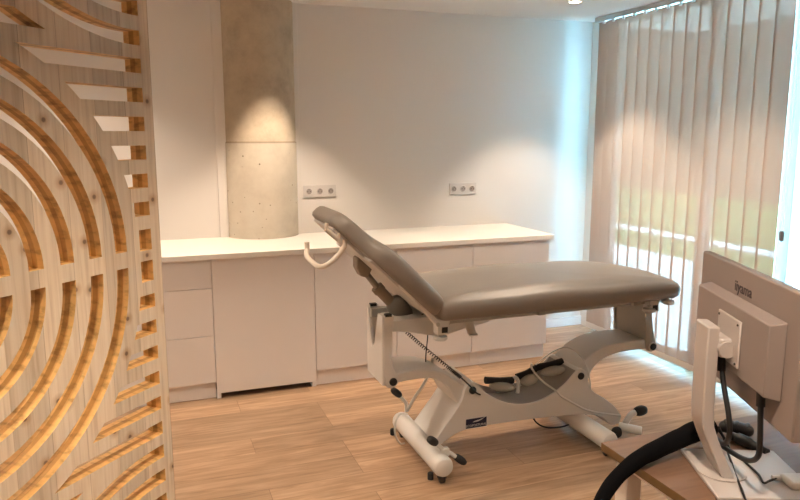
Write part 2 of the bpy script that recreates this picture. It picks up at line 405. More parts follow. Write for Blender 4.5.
MB().box(.36, .965, YF+.09, YF+.11, 0, .088).build('recess_back', M['voidm'], r)
MB().box(.3515, .376, YF+.004, YF+.08, 0, .033).build('foot', M['kick'], r); MB().box(.945, .9705, YF+.004, YF+.08, 0, .033).build('foot', M['kick'], r)
cabinet('door_cabinet', .972, 1.521, 'white single-door base cabinet below the left wall sockets, behind the raised headrest', [('door', .106, .866, .9735, 1.5195)])
cabinet('door_cabinet', 1.521, 2.070, 'white single-door base cabinet behind the joint of backrest and seat', [('door', .106, .866, 1.5225, 2.0685)])
cabinet('door_cabinet', 2.070, 2.664, 'white end base cabinet nearest to the window blind', [('door', .106, .866, 2.0715, 2.6635)])
wt = MB(); cx, cy, rr = .777, 4.92, .252
pts = [(-.29, YB-.002), (-.29, 4.17), (2.695, 4.17), (2.695, YB-.002)]
a0 = math.acos((YB-.002-cy)/-rr) if False else math.asin((cy-YB+.002)/rr)
arc = [(cx+rr*math.cos(-a), cy+rr*math.sin(-a)) for a in [a0+(PI-2*a0)*k/24 for k in range(25)]]
wt.xy(pts + arc, .868, .90)
tag(wt.build('worktop', M['top'], bevel=.002), 'long white laminate worktop over the base cabinets, cut around concrete column', 'worktop')

# ------------------------------------------------------------------ sockets
def socket(x0, x1, z0, z1, label):
    zc = (z0+z1)/2; n = 3; wd = (x1-x0)
    r = empty('socket_outlet', ((x0+x1)/2, YB, zc), label, 'wall socket', 'white triple socket plates on the back wall')
    MB().box(x0, x1, YB-.010, YB, z0, z1).build('cover_plate', M['socket'], r, bevel=.003)
    for k in range(3):
        cx_ = x0 + wd*(.5+k)/3
        w_ = MB().lathe((cx_, YB-.0095, zc), [(.022, -.0035), (.025, -.0025), (.026, 0)], axis='y', n=28).build('socket_well', M['socket'], r)
        MB().lathe((cx_, YB-.0145, zc), [(.0195, 0), (.0195, .0015)], axis='y', n=28).build('well_floor', M['sockhole'], w_)
        h = MB()
        for dx in (-.0095, .0095): h.lathe((cx_+dx, YB-.0152, zc), [(.0032, 0), (.0032, .001)], axis='y', n=10)
        h.lathe((cx_, YB-.0152, zc+.012), [(.003, 0), (.003, .001)], axis='y', n=10)
        h.build('contact_holes', M['dark'], w_)
socket(1.062, 1.300, 1.155, 1.240, 'white triple wall socket just right of the concrete column')
socket(2.192, 2.422, 1.142, 1.228, 'white triple wall socket nearer the window, far from the column')

# ------------------------------------------------------------------ vertical blind
XB = 3.34
vb = empty('vertical_blind', (XB, 3.80, 0), 'beige translucent vertical fabric blind hanging from ceiling rail over the window', 'window blind')
hr = MB(); hr.box(XB-.022, XB+.022, 2.55, 4.685, CZ-.034, CZ-.002); hr.box(XB-.026, XB-.022, 2.55, 4.685, CZ-.038, CZ-.030)
hr.build('headrail', M['alu'], vb, bevel=.002)
pitch = .1148; ang = math.radians(6)
for k in range(15):
    yc = 4.590 - pitch*k
    d = Vector((math.sin(ang), -math.cos(ang))); nrm = Vector((d.y, -d.x))
    hw = .0605
    def ring(w_, z, th):
        out = []
        for s_ in (-1, -.33, .33, 1):
            bow = .0035*(1-s_*s_)
            out.append(Vector((XB, yc)) + d*(w_*s_) + nrm*bow)
        return [(p.x+nrm.x*th, p.y+nrm.y*th, z) for p in out] + [(p.x-nrm.x*th, p.y-nrm.y*th, z) for p in reversed(out)]
    b = MB(); A = [b.bm.verts.new(p) for p in ring(hw, .088, .0005)]; B = [b.bm.verts.new(p) for p in ring(hw, CZ-.042, .0005)]
    n = len(A)
    for i in range(n): b.bm.faces.new((A[i], A[(i+1) % n], B[(i+1) % n], B[i]))
    b.bm.faces.new(A[::-1]); b.bm.faces.new(B)
    v = b.build('vane', M['fabric'], vb, smooth=50)
    b = MB(); A = [b.bm.verts.new(p) for p in ring(hw, .050, .0022)]; B = [b.bm.verts.new(p) for p in ring(hw, .090, .0018)]
    for i in range(n): b.bm.faces.new((A[i], A[(i+1) % n], B[(i+1) % n], B[i]))
    b.bm.faces.new(A[::-1]); b.bm.faces.new(B)
    b.build('weight_pocket', M['white'], v, smooth=50)
    MB().box(XB-.012, XB+.012, yc-.010, yc+.010, CZ-.056, CZ-.034).build('hanger', M['chain'], v)
ch = MB()
zz = 1.055
while zz < 2.43:
    for dy in (0, -.018):
        ch.ell((XB+.004, 2.896+dy, zz), .0032, .0032, .0032)
    zz += .0085
ch.tube([(XB+.004, 2.896, 1.05), (XB+.004, 2.896, 2.44)], .0009, 6); ch.tube([(XB+.004, 2.878, 1.05), (XB+.004, 2.878, 2.44)], .0009, 6)
cc = ch.build('bead_chain', M['chain'], vb)
MB().lathe((XB+.004, 2.887, 1.0), [(.006, 0), (.013, .006), (.014, .05), (.010, .060), (.006, .062)], n=16).build('chain_weight', M['cweight'], cc)

# ------------------------------------------------------------------ wooden screen (routed three-layer board)
def screen():
    T = .045; SC = .526; W = 2*SC; ZC = 1.324; Z0, Z1 = .0, 2.46
    holes = []
    def ring(sc, zc, ro, ri, a0, a1, n=28):
        o = [(sc+ro*math.cos(a), zc+ro*math.sin(a)) for a in (a0+(a1-a0)*k/n for k in range(n+1))]
        i = [(sc+ri*math.cos(a), zc+ri*math.sin(a)) for a in (a1+(a0-a1)*k/n for k in range(n+1))]
        return o+i
    def both(poly):                      # mirrored left/right and up/down
        for fx in (0, 1):
            for fz in (0, 1):
                holes.append([(W-s if fx else s, 2*ZC-z if fz else z) for s, z in poly])
    def updown(poly):
        for fz in (0, 1): holes.append([(s, 2*ZC-z if fz else z) for s, z in poly])
    for k in range(6):
        ro = .421-.0715*k; ri = ro-.033
        if ri > .01: updown(ring(SC, 1.342, ro, ri, 0, PI, 40))
        else: updown([(SC+ro*math.cos(PI*q/20), 1.342+ro*math.sin(PI*q/20)) for q in range(21)])
    both([(.029, 1.336), (.029, 1.384), (.066, 1.384), (.066, 1.336)])
    for i in range(6):
        z0 = 1.415+.0628*i; z1 = z0+.0315; RR = .458
        n = 5; arc_ = [(SC-math.sqrt(RR**2-(z-1.342)**2), z) for z in (z0+(z1-z0)*q/n for q in range(n+1))]
        both([(.029, z1), (.029, z0)] + arc_)
    sc2, zc2 = .05, 2.338
    for k in range(6):
        ro = .550-.0625*k; ri = ro-.0315
        def lim(R): return math.asin(min(.98, (.492-sc2)/R))
        def st(R): return math.asin((.029-sc2)/R)
        zmin = 2.30
        e = lambda R: min(lim(R), math.acos(max(-1, min(1, (zc2-zmin)/R))))
        n = 24
        o = [(sc2+ro*math.sin(a), zc2-ro*math.cos(a)) for a in (st(ro)+(e(ro)-st(ro))*q/n for q in range(n+1))]
        i_ = [(sc2+ri*math.sin(a), zc2-ri*math.cos(a)) for a in (e(ri)+(st(ri)-e(ri))*q/n for q in range(n+1))]
        both(o+i_)
    for i in range(3):
        z0 = 1.791+.0625*i; z1 = z0+.0305; R3 = .59
        f = lambda z: sc2+math.sqrt(R3**2-(zc2-z)**2)
        n = 5; ar = [(f(z), z) for z in (z0+(z1-z0)*q/n for q in range(n+1))]
        updown(ar + [(W-s, z) for s, z in reversed(ar)])
    cu = bpy.data.curves.new('screen_outline', 'CURVE'); cu.dimensions = '2D'; cu.fill_mode = 'BOTH'; cu.extrude = T/2
    for poly in [[(0, Z0), (W, Z0), (W, Z1), (0, Z1)]] + holes:
        sp = cu.splines.new('POLY'); sp.points.add(len(poly)-1); sp.use_cyclic_u = True
        for p, (s, z) in zip(sp.points, poly): p.co = (s, z, 0, 1)
    t = bpy.data.objects.new('screen_tmp', cu); COL.objects.link(t)
    dg = bpy.context.evaluated_depsgraph_get(); me = bpy.data.meshes.new_from_object(t.evaluated_get(dg))
    bpy.data.objects.remove(t); bpy.data.curves.remove(cu)
    # curve (s, z, n) -> object local (s, y = n - T/2, z)
    me.transform(Matrix(((1, 0, 0, 0), (0, 0, 1, -T/2), (0, 1, 0, 0), (0, 0, 0, 1))))
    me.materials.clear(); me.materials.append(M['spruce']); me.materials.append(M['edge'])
    bm = bmesh.new(); bm.from_mesh(me); bmesh.ops.remove_doubles(bm, verts=bm.verts, dist=1e-5); bmesh.ops.recalc_face_normals(bm, faces=bm.faces)
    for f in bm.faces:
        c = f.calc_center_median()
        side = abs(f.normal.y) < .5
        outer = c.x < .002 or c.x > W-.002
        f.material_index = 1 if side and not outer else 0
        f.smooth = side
    bm.to_mesh(me); bm.free()
    me.set_sharp_from_angle(angle=math.radians(30))
    me.name = 'wooden_screen'
    o = bpy.data.objects.new('wooden_screen', me); COL.objects.link(o)
    a = math.radians(43)
    o.location = (.03, 1.70, 0); o.rotation_euler = (0, 0, math.atan2(-math.cos(a), -math.sin(a)))
    tag(o, 'tall pale spruce room divider cut through with concentric arcs and short slots', 'room divider')
screen()

# ------------------------------------------------------------------ treatment table
def treatment_table():
    r = empty('treatment_table', (1.80, 3.07, 0), 'taupe padded electric treatment couch with raised backrest on cream lifting base', 'treatment couch')
    Y0, Y1 = 2.935, 3.205
    # base body: bridge with a dip in its top
    top = spline2([(1.244, .104), (1.33, .210), (1.401, .306), (1.420, .366), (1.443, .392), (1.478, .388), (1.554, .318), (1.66, .262), (1.771, .243), (1.88, .262), (1.988, .318), (2.058, .382), (2.098, .386), (2.124, .352), (2.141, .302), (2.17, .255), (2.234, .212), (2.31, .152), (2.356, .090)], 5)
    bot = spline2([(2.345, .050), (2.29, .050), (2.235, .100), (2.138, .131), (1.95, .150), (1.70, .160), (1.541, .160), (1.403, .152), (1.323, .118), (1.262, .075)], 4)
    core = [(x, z-.030*max(0, min(1, (x-1.49)/.05, (2.06-x)/.05))) for x, z in top]
    body = MB().xz(top+bot, Y0, Y0+.010).xz(top+bot, Y1-.010, Y1).xz(core+bot, Y0+.0095, Y1-.0095).build('base_body', [M['paint'], M['tray']], r, bevel=.003)
    for pf in body.data.polygons:
        c_ = pf.center + Vector((1.80, 3.07, 0))
        if pf.normal.z > .25 and 1.495 < c_.x < 2.055 and c_.z > .17 and pf.area > .0003: pf.material_index = 1
    # maker's plate
    cxp, czp = 1.482, .186
    pl = MB().box(cxp-.061, cxp+.061, Y0-.0022, Y0-.0005, czp-.0275, czp+.0275).build('maker_plate', M['lwhite'], body)
    pl2 = MB().box(cxp-.057, cxp+.057, Y0-.0030, Y0-.0022, czp-.0240, czp+.0240).build('plate_field', M['navy'], body)
    Rm = Matrix(((1, 0, 0, cxp), (0, 0, 1, Y0-.0034), (0, 1, 0, czp-.0125), (0, 0, 0, 1)))
    text_mesh('lettering', 'ECOPOSTURAL', .0165, M['lwhite'], body, Rm)
    sw = [(cxp-.020, czp+.0045), (cxp+.010, czp+.0065), (cxp+.030, czp+.0135), (cxp+.058, czp+.030), (cxp+.034, czp+.0185), (cxp+.012, czp+.0135), (cxp-.012, czp+.010)]
    MB().xz(sw, Y0-.0042, Y0-.0032).build('swoosh', M['lwhite'], body, smooth=0)
    MB().box(1.245, 1.33, 3.0, 3.006, .12, .121).build('seam', M['grey'], body) if False else None
    # base tubes, castors
    for X, ya, yb in ((1.222, 2.735, 3.315), (2.108, 2.70, 3.315)):
        tb = MB().tube([(X, ya, .086), (X, ya+.01, .086), (X, yb-.01, .086), (X, yb, .086)], [.044, .048, .048, .044], 28).build('base_tube', M['paint'], r, smooth=50)
        for yy in (ya, yb):
            sgn = -1 if yy == ya else 1
            MB().lathe((X, yy, .086), [(.043, 0), (.043, sgn*.004), (.038, sgn*.008), (.010, sgn*.010)], axis='y', n=28).build('end_cap', M['paint'], tb)
        for yy in (ya+.025, yb-.03):
            c = MB().lathe((X, yy, .022), [(.018, -.012), (.022, -.009), (.022, .009), (.018, .012)], axis='x', n=20)
            c.box(X-.018, X+.018, yy-.012, yy+.012, .024, .05)
            c.build('castor', M['black'], tb)
            if X < 2 or yy > 3: MB().lathe((X-.036, yy+.05, 0), [(.014, 0), (.014, .030), (.009, .034)], n=16).build('levelling_foot', M['rubber'], tb)
    # foot pedals
    def pedal(c, rx, ry, rz, rot, arm, ra=.010):
        a = MB().tube(arm, [ra]*len(arm), 12).build('pedal_lever', M['paint'], r)
        MB().ell(c, rx, ry, rz, rot.to_3x3(), p=2.6).build('pedal_pad', M['rubber'], a)
    RX = lambda d, ax: Matrix.Rotation(math.radians(d), 4, ax)
    pedal((1.187, 2.79, .198), .034, .022, .019, RX(38, 'Y') @ RX(20, 'Z'), smoothpath([(1.262, 2.80, .115), (1.245, 2.80, .142), (1.215, 2.795, .172), (1.190, 2.79, .195)], 4))
    pedal((1.328, 2.79, .083), .036, .022, .018, RX(38, 'Y') @ RX(-12, 'Z'), smoothpath([(1.245, 2.80, .135), (1.275, 2.795, .125), (1.300, 2.79, .105), (1.325, 2.79, .085)], 4))
    MB().box(1.232, 1.272, 2.785, 2.815, .110, .150).build('lever_bracket', M['paint'], r, bevel=.004)
    pedal((1.208, 3.34, .232), .036, .022, .019, RX(42, 'Y'), smoothpath([(1.262, 3.33, .12), (1.262, 3.335, .165), (1.240, 3.34, .195), (1.212, 3.34, .228)], 4))
    MB().tube([(2.315, 2.90, .055), (2.40, 2.82, .048)], .022, 20).build('pedal_hub', M['paint'], r, bevel=.003)
    pedal((2.452, 2.90, .122), .040, .027, .025, RX(-8, 'Y'), smoothpath([(2.335, 2.89, .045), (2.352, 2.89, .075), (2.395, 2.90, .110), (2.45, 2.90, .120)], 4), .016)
    pedal((2.288, 2.88, .032), .028, .022, .030, RX(-5, 'Y'), [(2.288, 2.88, .040), (2.325, 2.89, .055)])
    # lifting arms
    armL = spline2([(1.040, .480), (1.111, .489), (1.203, .487), (1.286, .468), (1.355, .428), (1.423, .382), (1.470, .378), (1.490, .345)], 5) + \
           spline2([(1.468, .318), (1.421, .302), (1.389, .288), (1.360, .335), (1.326, .388), (1.262, .432), (1.167, .441), (1.045, .432)], 5)
    MB().xz(armL, 2.955, 3.185).build('lifting_arm', M['paint'], r, bevel=.008)
    armR = spline2([(2.062, .362), (2.085, .392), (2.118, .424), (2.184, .466), (2.283, .497), (2.399, .502), (2.515, .500)], 5) + \
           spline2([(2.530, .442), (2.448, .446), (2.331, .442), (2.235, .418), (2.170, .368), (2.148, .318), (2.090, .330)], 5)
    MB().xz(armR, 2.955, 3.185).build('lifting_arm', M['paint'], r, bevel=.008)
    for X, Z, Yp in ((1.459, .357, Y0), (2.085, .352, Y0), (1.041, .458, 2.922), (2.528, .466, 2.922)):
        MB().lathe((X, Yp, Z), [(.019, .004), (.019, -.006), (.015, -.010)], axis='y', n=20).build('pivot_cap', M['black'], r)
        MB().lathe((X, Yp, Z), [(.026, .004), (.026, -.001)], axis='y', n=24).build('pivot_washer', M['paint'], r)
    # end posts: side cheeks joined by a panel
    cheekL = [(.996, .775), (1.048, .775), (1.042, .690), (1.034, .565), (1.052, .510), (1.070, .470), (1.058, .436), (1.036, .424), (1.012, .432), (.998, .490)]
    pL = MB().xz(cheekL, 2.925, 2.945); pL.xz(cheekL, 3.150, 3.165)
    notch = [(2.935, .775), (2.95, .775), (2.96, .775), (2.97, .70), (3.00, .640), (3.045, .60), (3.075, .585)]
    panel = [(2.93, .440), (3.165, .440), (3.165, .770), (3.148, .768), (3.122, .68), (3.10, .615), (3.08, .585), (3.055, .610), (3.025, .690), (3.00, .772), (2.93, .775)]
    pL.yz(panel, .992, 1.006)
    post = pL.build('end_post', M['paint'], r, bevel=.003)
    MB().box(1.0, 1.20, 3.115, 3.15, .722, .765).build('cross_rail', M['grey'], r, bevel=.003)
    for yy in (2.935, 3.154): MB().box(1.005, 1.036, yy-.012, yy+.012, .770, .783).build('post_plug', M['black'], post)
    cheekR = [(2.452, .775), (2.502, .775), (2.505, .690), (2.527, .560), (2.550, .470), (2.545, .440), (2.525, .436), (2.498, .445), (2.485, .515), (2.466, .660)]
    pR = MB().xz(cheekR, 2.925, 2.945); pR.xz(cheekR, 3.185, 3.200)
    pnl = [(2.470, .775), (2.480, .775), (2.502, .500), (2.492, .500)]
    pR.xz(pnl, 2.94, 3.19)
    pR.build('end_post', M['grey'], r, bevel=.003)
    # bed frame
    bm_ = spline2([(1.045, .742), (1.12, .742), (1.3, .748), (1.55, .756)], 3) + spline2([(1.55, .690), (1.44, .672), (1.342, .652), (1.269, .650), (1.200, .662), (1.136, .678), (1.046, .690)], 4)
    MB().xz(bm_, 2.95, 3.185).build('head_beam', M['paint'], r, bevel=.004)
    f = MB()
    for yy in (2.83, 3.29): f.box(1.22, 2.52, yy-.02, yy+.02, .742, .770)
    for xx in (1.25, 1.75, 2.30, 2.47): f.box(xx-.02, xx+.02, 2.79, 3.33, .744, .768)
    f.build('seat_frame', M['grey'], r, bevel=.003)
    MB().box(1.24, 2.535, 2.79, 3.36, .762, .774).build('seat_board', M['lwhite'], r, bevel=.003)
    for xx in (1.232, 2.395):
        for yy in (2.772, 3.368):
            s_ = -1 if yy < 3 else 1
            b = MB().box(xx-.032, xx+.026, min(yy, yy-s_*.05), max(yy, yy-s_*.05), .706, .768).build('socket_block', M['paint'], r, bevel=.003)
            MB().box(xx-.012, xx+.016, min(yy, yy+s_*.004), max(yy, yy+s_*.004), .716, .742).build('square_plug', M['black'], b)
    for X, Y, Z in ((1.226, 2.80, .706), (2.362, 2.775, .740), (2.480, 2.778, .772), (1.226, 3.34, .706), (2.365, 3.35, .724)):
        MB().lathe((X, Y, Z), [(.010, .004), (.010, -.012), (.030, -.013), (.032, -.018), (.032, -.026), (.026, -.030)], n=24).build('clamp_knob', M['knob'], r)
    b = MB(); b.prism([(1.365, .752), (1.412, .752), (1.432, .672), (1.392, .668)], lambda x, z: (x, 2.85, z), lambda x, z: (x+.003, 2.87, z))
    b.box(1.392, 1.434, 2.835, 2.85, .664, .672)
    b.build('hook_bracket', M['steel'], r, bevel=.002)
    # pads
    def pad(outline, prof, crown, name, M4=None, thick=None, rise=None):
        zb = prof[0][1]
        if rise: thick0 = rise; thick = None
        cx_ = sum(p[0] for p in outline)/len(outline); cy_ = sum(p[1] for p in outline)/len(outline)
        hx = max(abs(p[0]-cx_) for p in outline); hy = max(abs(p[1]-cy_) for p in outline)
        b = MB(); rings = []
        for ins, z in prof:
            rings.append([b.bm.verts.new((cx_+(x-cx_)*(1-ins/hx), cy_+(y-cy_)*(1-ins/hy), z*(thick(x) if thick else 1))) for x, y in outline])
        zt = prof[-1][1]
        for q in (.82, .6, .35, .1):
            rings.append([b.bm.verts.new((cx_+(x-cx_)*q, cy_+(y-cy_)*q, (zt+crown*(1-q*q))*(thick(cx_+(x-cx_)*q) if thick else 1))) for x, y in outline])
        if rise:
            for v in b.bm.verts: v.co.z = zb+(v.co.z-zb)*rise(v.co.x)
        n = len(outline)
        for A, B in zip(rings, rings[1:]):
            for i in range(n): b.bm.faces.new((A[i], A[(i+1) % n], B[(i+1) % n], B[i]))
        b.bm.faces.new(rings[0][::-1]); b.bm.faces.new(rings[-1])
        if M4: b.xform(M4)
        return b.build(name, M['vinyl'], r, smooth=70)
    def roundpoly(c, n=8):
        """c: list of (x, y, radius)"""
        out = []; m = len(c)
        for i in range(m):
            p = Vector(c[i][:2]); a = (Vector(c[i-1][:2])-p).normalized(); b = (Vector(c[(i+1) % m][:2])-p).normalized(); rad = c[i][2]
            half = a.angle(b)/2; L_ = min(rad/math.tan(half), 10); p0 = p+a*L_; p1 = p+b*L_
            for k in range(n+1):
                t_ = k/n; q = p0*(1-t_)**2 + p*2*t_*(1-t_) + p1*t_**2
                out.append((q.x, q.y))
        return out
    def dens(pts, step=.05):
        out = []
        for i, p in enumerate(pts):
            q = pts[(i+1) % len(pts)]; d = math.dist(p, q); k = max(1, int(d/step))
            out += [(p[0]+(q[0]-p[0])*j/k, p[1]+(q[1]-p[1])*j/k) for j in range(k)]
        return out
    seat = dens(roundpoly([(1.205, 2.745, .04), (2.30, 2.735, .5), (2.560, 2.760, .07), (2.63, 3.05, .35), (2.575, 3.29, .25), (2.34, 3.44, .35), (1.70, 3.45, .4), (1.36, 3.44, .25), (1.205, 3.34, .12)]))
    prof = [(.045, .771), (.014, .773), (.003, .785), (0, .806), (.001, .830), (.010, .852), (.028, .866), (.06, .875)]
    pad(seat, prof, .018, 'seat_pad', None, None, lambda x: (1.0 if x < 2.2 else 1-.20*((x-2.2)/.4)**1.5)*(1+.035*math.cos(2*PI*(x-1.82)/.58)*(1 if 1.53 < x < 2.69 else 0) - (.035 if not 1.53 < x < 2.69 else 0)))
    # backrest: local u up the back, v across, w out of the front
    O = Vector((1.166, 3.07, .809)); U = Vector((-.719, 0, .695)); V = Vector((0, 1, 0)); Wn = Vector((.695, 0, .719))
    Mb = Matrix(((U.x, V.x, Wn.x, O.x), (U.y, V.y, Wn.y, O.y), (U.z, V.z, Wn.z, O.z), (0, 0, 0, 1)))
    back = dens(roundpoly([(-.035, -.325, .07), (.20, -.332, .5), (.36, -.318, .15), (.43, -.262, .20), (.52, -.235, .2), (.597, -.222, .10), (.597, .222, .10), (.52, .235, .2), (.43, .262, .20), (.36, .318, .15), (.20, .332, .5), (-.035, .325, .07)]), .03)
    bprof = [(.025, .0), (.008, .003), (0, .018), (0, .052), (.006, .074), (.02, .088), (.04, .094)]
    th = lambda u: 1.0 if u < .28 else (.78 if u > .46 else 1.0-.22*(0.5-0.5*math.cos(PI*(u-.28)/.18)))
    pad(back, bprof, .010, 'back_pad', Mb, th)
    loc = lambda u, v, w_: tuple(O + U*u + V*v + Wn*w_)
    def obox(b, u0, u1, v0, v1, w0, w1):
        vs = [b.bm.verts.new(loc(u, v, w_)) for u in (u0, u1) for v in (v0, v1) for w_ in (w0, w1)]
        for f_ in ((0,1,3,2),(4,6,7,5),(0,4,5,1),(2,3,7,6),(0,2,6,4),(1,5,7,3)): b.bm.faces.new([vs[i] for i in f_])
        return b
    bb = obox(MB(), -.02, .37, -.285, .285, -.012, -.0005); obox(bb, .37, .560, -.18, .18, -.012, -.0005)
    bb.build('back_board', M['paint'], r, bevel=.002)
    for sg in (-1, 1):
        y0 = sg*.300; y1 = sg*.268
        b = MB()
        prof_ = [(1.262, .772), (1.205, .775), (1.100, .880), (1.015, .966), (1.022, .940), (1.098, .860), (1.200, .744), (1.250, .712)]
        b.xz(prof_, 3.07+min(y0, y1), 3.07+max(y0, y1))
        rl = b.build('back_rail', M['paint'], r, bevel=.004)
        MB().lathe((1.200, 3.07+y0, .757), [(.010, .0), (.010, sg*.003)], axis='y', n=16).build('hinge_bolt', M['steel'], rl)
    # backrest actuator
    act = MB().tube([(1.125, 3.07, .755), (1.020, 3.07, .872)], .026, 18).build('actuator', M['brownrod'], r)
    MB().tube([(1.022, 3.07, .870), (.935, 3.07, .985)], .015, 14).build('piston_rod', M['bronze'], act)
    MB().tube([(1.03, 3.07, .860), (1.012, 3.07, .882)], .030, 18).build('collar', M['brownrod'], act)
    MB().ell((1.128, 3.07, .762), .072, .046, .050, Matrix.Rotation(math.radians(55), 3, 'Y'), p=3).build('motor', M['dkgrey'], act)
    b = MB(); b.xz([(.905, 1.03), (.935, 1.045), (.985, .985), (.960, .935), (.925, .945), (.905, .985)], 3.035, 3.105)
    b.build('clevis', M['brownrod'], act, bevel=.006)
    MB().tube([(1.165, 3.0, .712), (1.225, 3.0, .745)], .007, 8).build('motor_link', M['black'], act)
    # paper roll holder
    h = MB()
    pth = [(.800, 2.86, 1.150), (.796, 2.86, 1.118), (.762, 2.86, 1.076), (.722, 2.86, 1.046), (.700, 2.88, 1.034), (.690, 2.93, 1.032), (.695, 3.10, 1.032), (.705, 3.19, 1.036), (.716, 3.235, 1.046), (.720, 3.245, 1.06), (.719, 3.245, 1.088)]
    h.tube(smoothpath(pth, 5), .0115, 12)
    hd = h.build('roll_holder', M['tube'], r)
    b = MB(); b.tube([(.716, 2.86, 1.200), (.770, 2.86, 1.152)], .011, 10)
    b.tube([(.716, 2.86, 1.200), (.722, 2.86, 1.225)], .009, 8); b.tube([(.766, 2.86, 1.154), (.775, 2.86, 1.178)], .009, 8)
    b.build('holder_bracket', M['tube'], hd)
    # coiled cord from the motor down to the base
    pts = smoothpath([(1.13, 2.99, .672), (1.233, 2.98, .575), (1.34, 2.955, .478), (1.40, 2.945, .426)], 30)
    coil = []
    nturn = 34
    for i, p in enumerate(pts): pass
    N = nturn*8
    for i in range(N+1):
        f_ = i/N*(len(pts)-1); k = min(int(f_), len(pts)-2); p = pts[k].lerp(pts[k+1], f_-k)
        tt = (pts[k+1]-pts[k]).normalized(); u = tt.cross(Vector((0, 1, 0))).normalized(); v_ = tt.cross(u)
        a = 2*PI*i/8; coil.append(p + (u*math.cos(a)+v_*math.sin(a))*.0075)
    b = MB().tube(coil, .0022, 5)
    b.tube(smoothpath([pts[-1], (1.44, 2.928, .385), (1.475, 2.925, .345), (1.50, 2.93, .33)], 6), .004, 8)
    b.build('coiled_cord', M['cableb'], r)
    b = MB().tube(smoothpath([(1.285, 3.1, .66), (1.288, 3.1, .60), (1.280, 3.1, .52), (1.278, 3.1, .47)], 6), .003, 6)
    b.build('motor_cord', M['cableb'], r)
    b = MB().tube(smoothpath([(1.345, 3.17, .46), (1.345, 3.19, .40), (1.325, 3.24, .30), (1.285, 3.27, .22), (1.25, 3.28, .15)], 6), .008, 8)
    b.build('grey_hose', M['knob'], r)
    b = MB().tube(smoothpath([(1.235, 3.24, .145), (1.19, 3.24, .150), (1.158, 3.22, .115), (1.152, 3.20, .06), (1.175, 3.19, .015), (1.20, 3.19, .01)], 6), .005, 8)
    b.build('mains_lead', M['knob'], r)
    b = MB().tube(smoothpath([(1.84, 3.02, .155), (1.870, 3.0, .10), (1.94, 3.0, .062), (2.045, 3.0, .055), (2.14, 3.0, .085), (2.20, 3.0, .12)], 6), .0045, 8)
    b.build('underside_lead', M['cableb'], r)
    return r
treatment_table()

# hand control lying in the dip of the base
def hand_control():
    r = empty('hand_control', (1.83, 3.06, .255), 'black-gripped bar with three pale oval pads lying in dip of couch base', 'hand control')
    segs = [((1.605, 3.08, .340), (1.765, 3.08, .320)), ((1.790, 3.08, .333), (1.900, 3.08, .366)), ((1.905, 3.08, .372), (2.065, 3.08, .388))]
    for a, b in segs:
        A, B = Vector(a), Vector(b)
        path = [A.lerp(B, k/6) for k in range(7)]
        MB().tube(path, [.019, .018, .016, .015, .016, .018, .019], 14).build('grip', M['rubber'], r)
        mid = A.lerp(B, .5); d = (B-A); an = math.atan2(d.z, d.x)
        MB().ell(mid+Vector((0, -.035, -.026)), d.length*.47, .045, .024, Matrix.Rotation(-an, 3, 'Y')).build('pad', M['pod'], r)
    MB().tube(smoothpath([(1.765, 3.08, .320), (1.775, 3.07, .338), (1.786, 3.06, .32), (1.782, 3.05, .285), (1.772, 3.04, .262)], 5), .010, 8).build('white_clip', M['cablew'], r)
    w = smoothpath([(1.890, 3.10, .385), (1.868, 3.07, .400), (1.862, 3.05, .380), (1.875, 3.0, .346), (1.902, 2.965, .318), (1.935, 2.930, .292), (1.965, 2.925, .260), (2.051, 2.925, .205), (2.12, 2.925, .165), (2.211, 2.925, .133), (2.341, 2.925, .100)], 8)
    MB().tube(w, .0052, 8).build('white_cord', M['cablew'], r)
    w = smoothpath([(1.900, 3.08, .388), (1.945, 3.06, .432), (1.985, 3.03, .472), (2.032, 3.0, .494), (2.072, 2.965, .476), (2.106, 2.945, .432), (2.132, 2.94, .375), (2.140, 2.93, .320), (2.142, 2.925, .28)], 8)
    MB().tube(w, .0040, 8).build('loop_cord', M['cablew'], r)
hand_control()

# ------------------------------------------------------------------ desk
DZ = .74
dk = empty('desk', (1.9, 1.16, 0), 'dark oak desk top with pale legs in front of the couch, holding a monitor', 'desk')
b = MB().box(1.168, 2.75, .76, 1.535, DZ-.024, DZ); b.bm.faces.ensure_lookup_table()
for f in b.bm.faces:
    f.normal_update()
    if abs(f.normal.z) < .5: f.material_index = 1
b.build('desk_top', [M['desk'], M['deskedge']], dk, bevel=.001)
for x in (1.205, 2.65):
    for y in (.80, 1.462):
        MB().box(x, x+.05, y, y+.05, 0, DZ-.0245).build('leg', M['deskleg'], dk, bevel=.003)
fr = MB().box(1.255, 2.65, 1.475, 1.50, DZ-.065, DZ-.0245); fr.box(1.255, 2.65, .81, .835, DZ-.065, DZ-.0245)
fr.box(1.215, 1.24, .85, 1.462, DZ-.065, DZ-.0245); fr.box(2.66, 2.685, .85, 1.462, DZ-.065, DZ-.0245)
fr.build('under_frame', M['deskleg'], dk, bevel=.002)

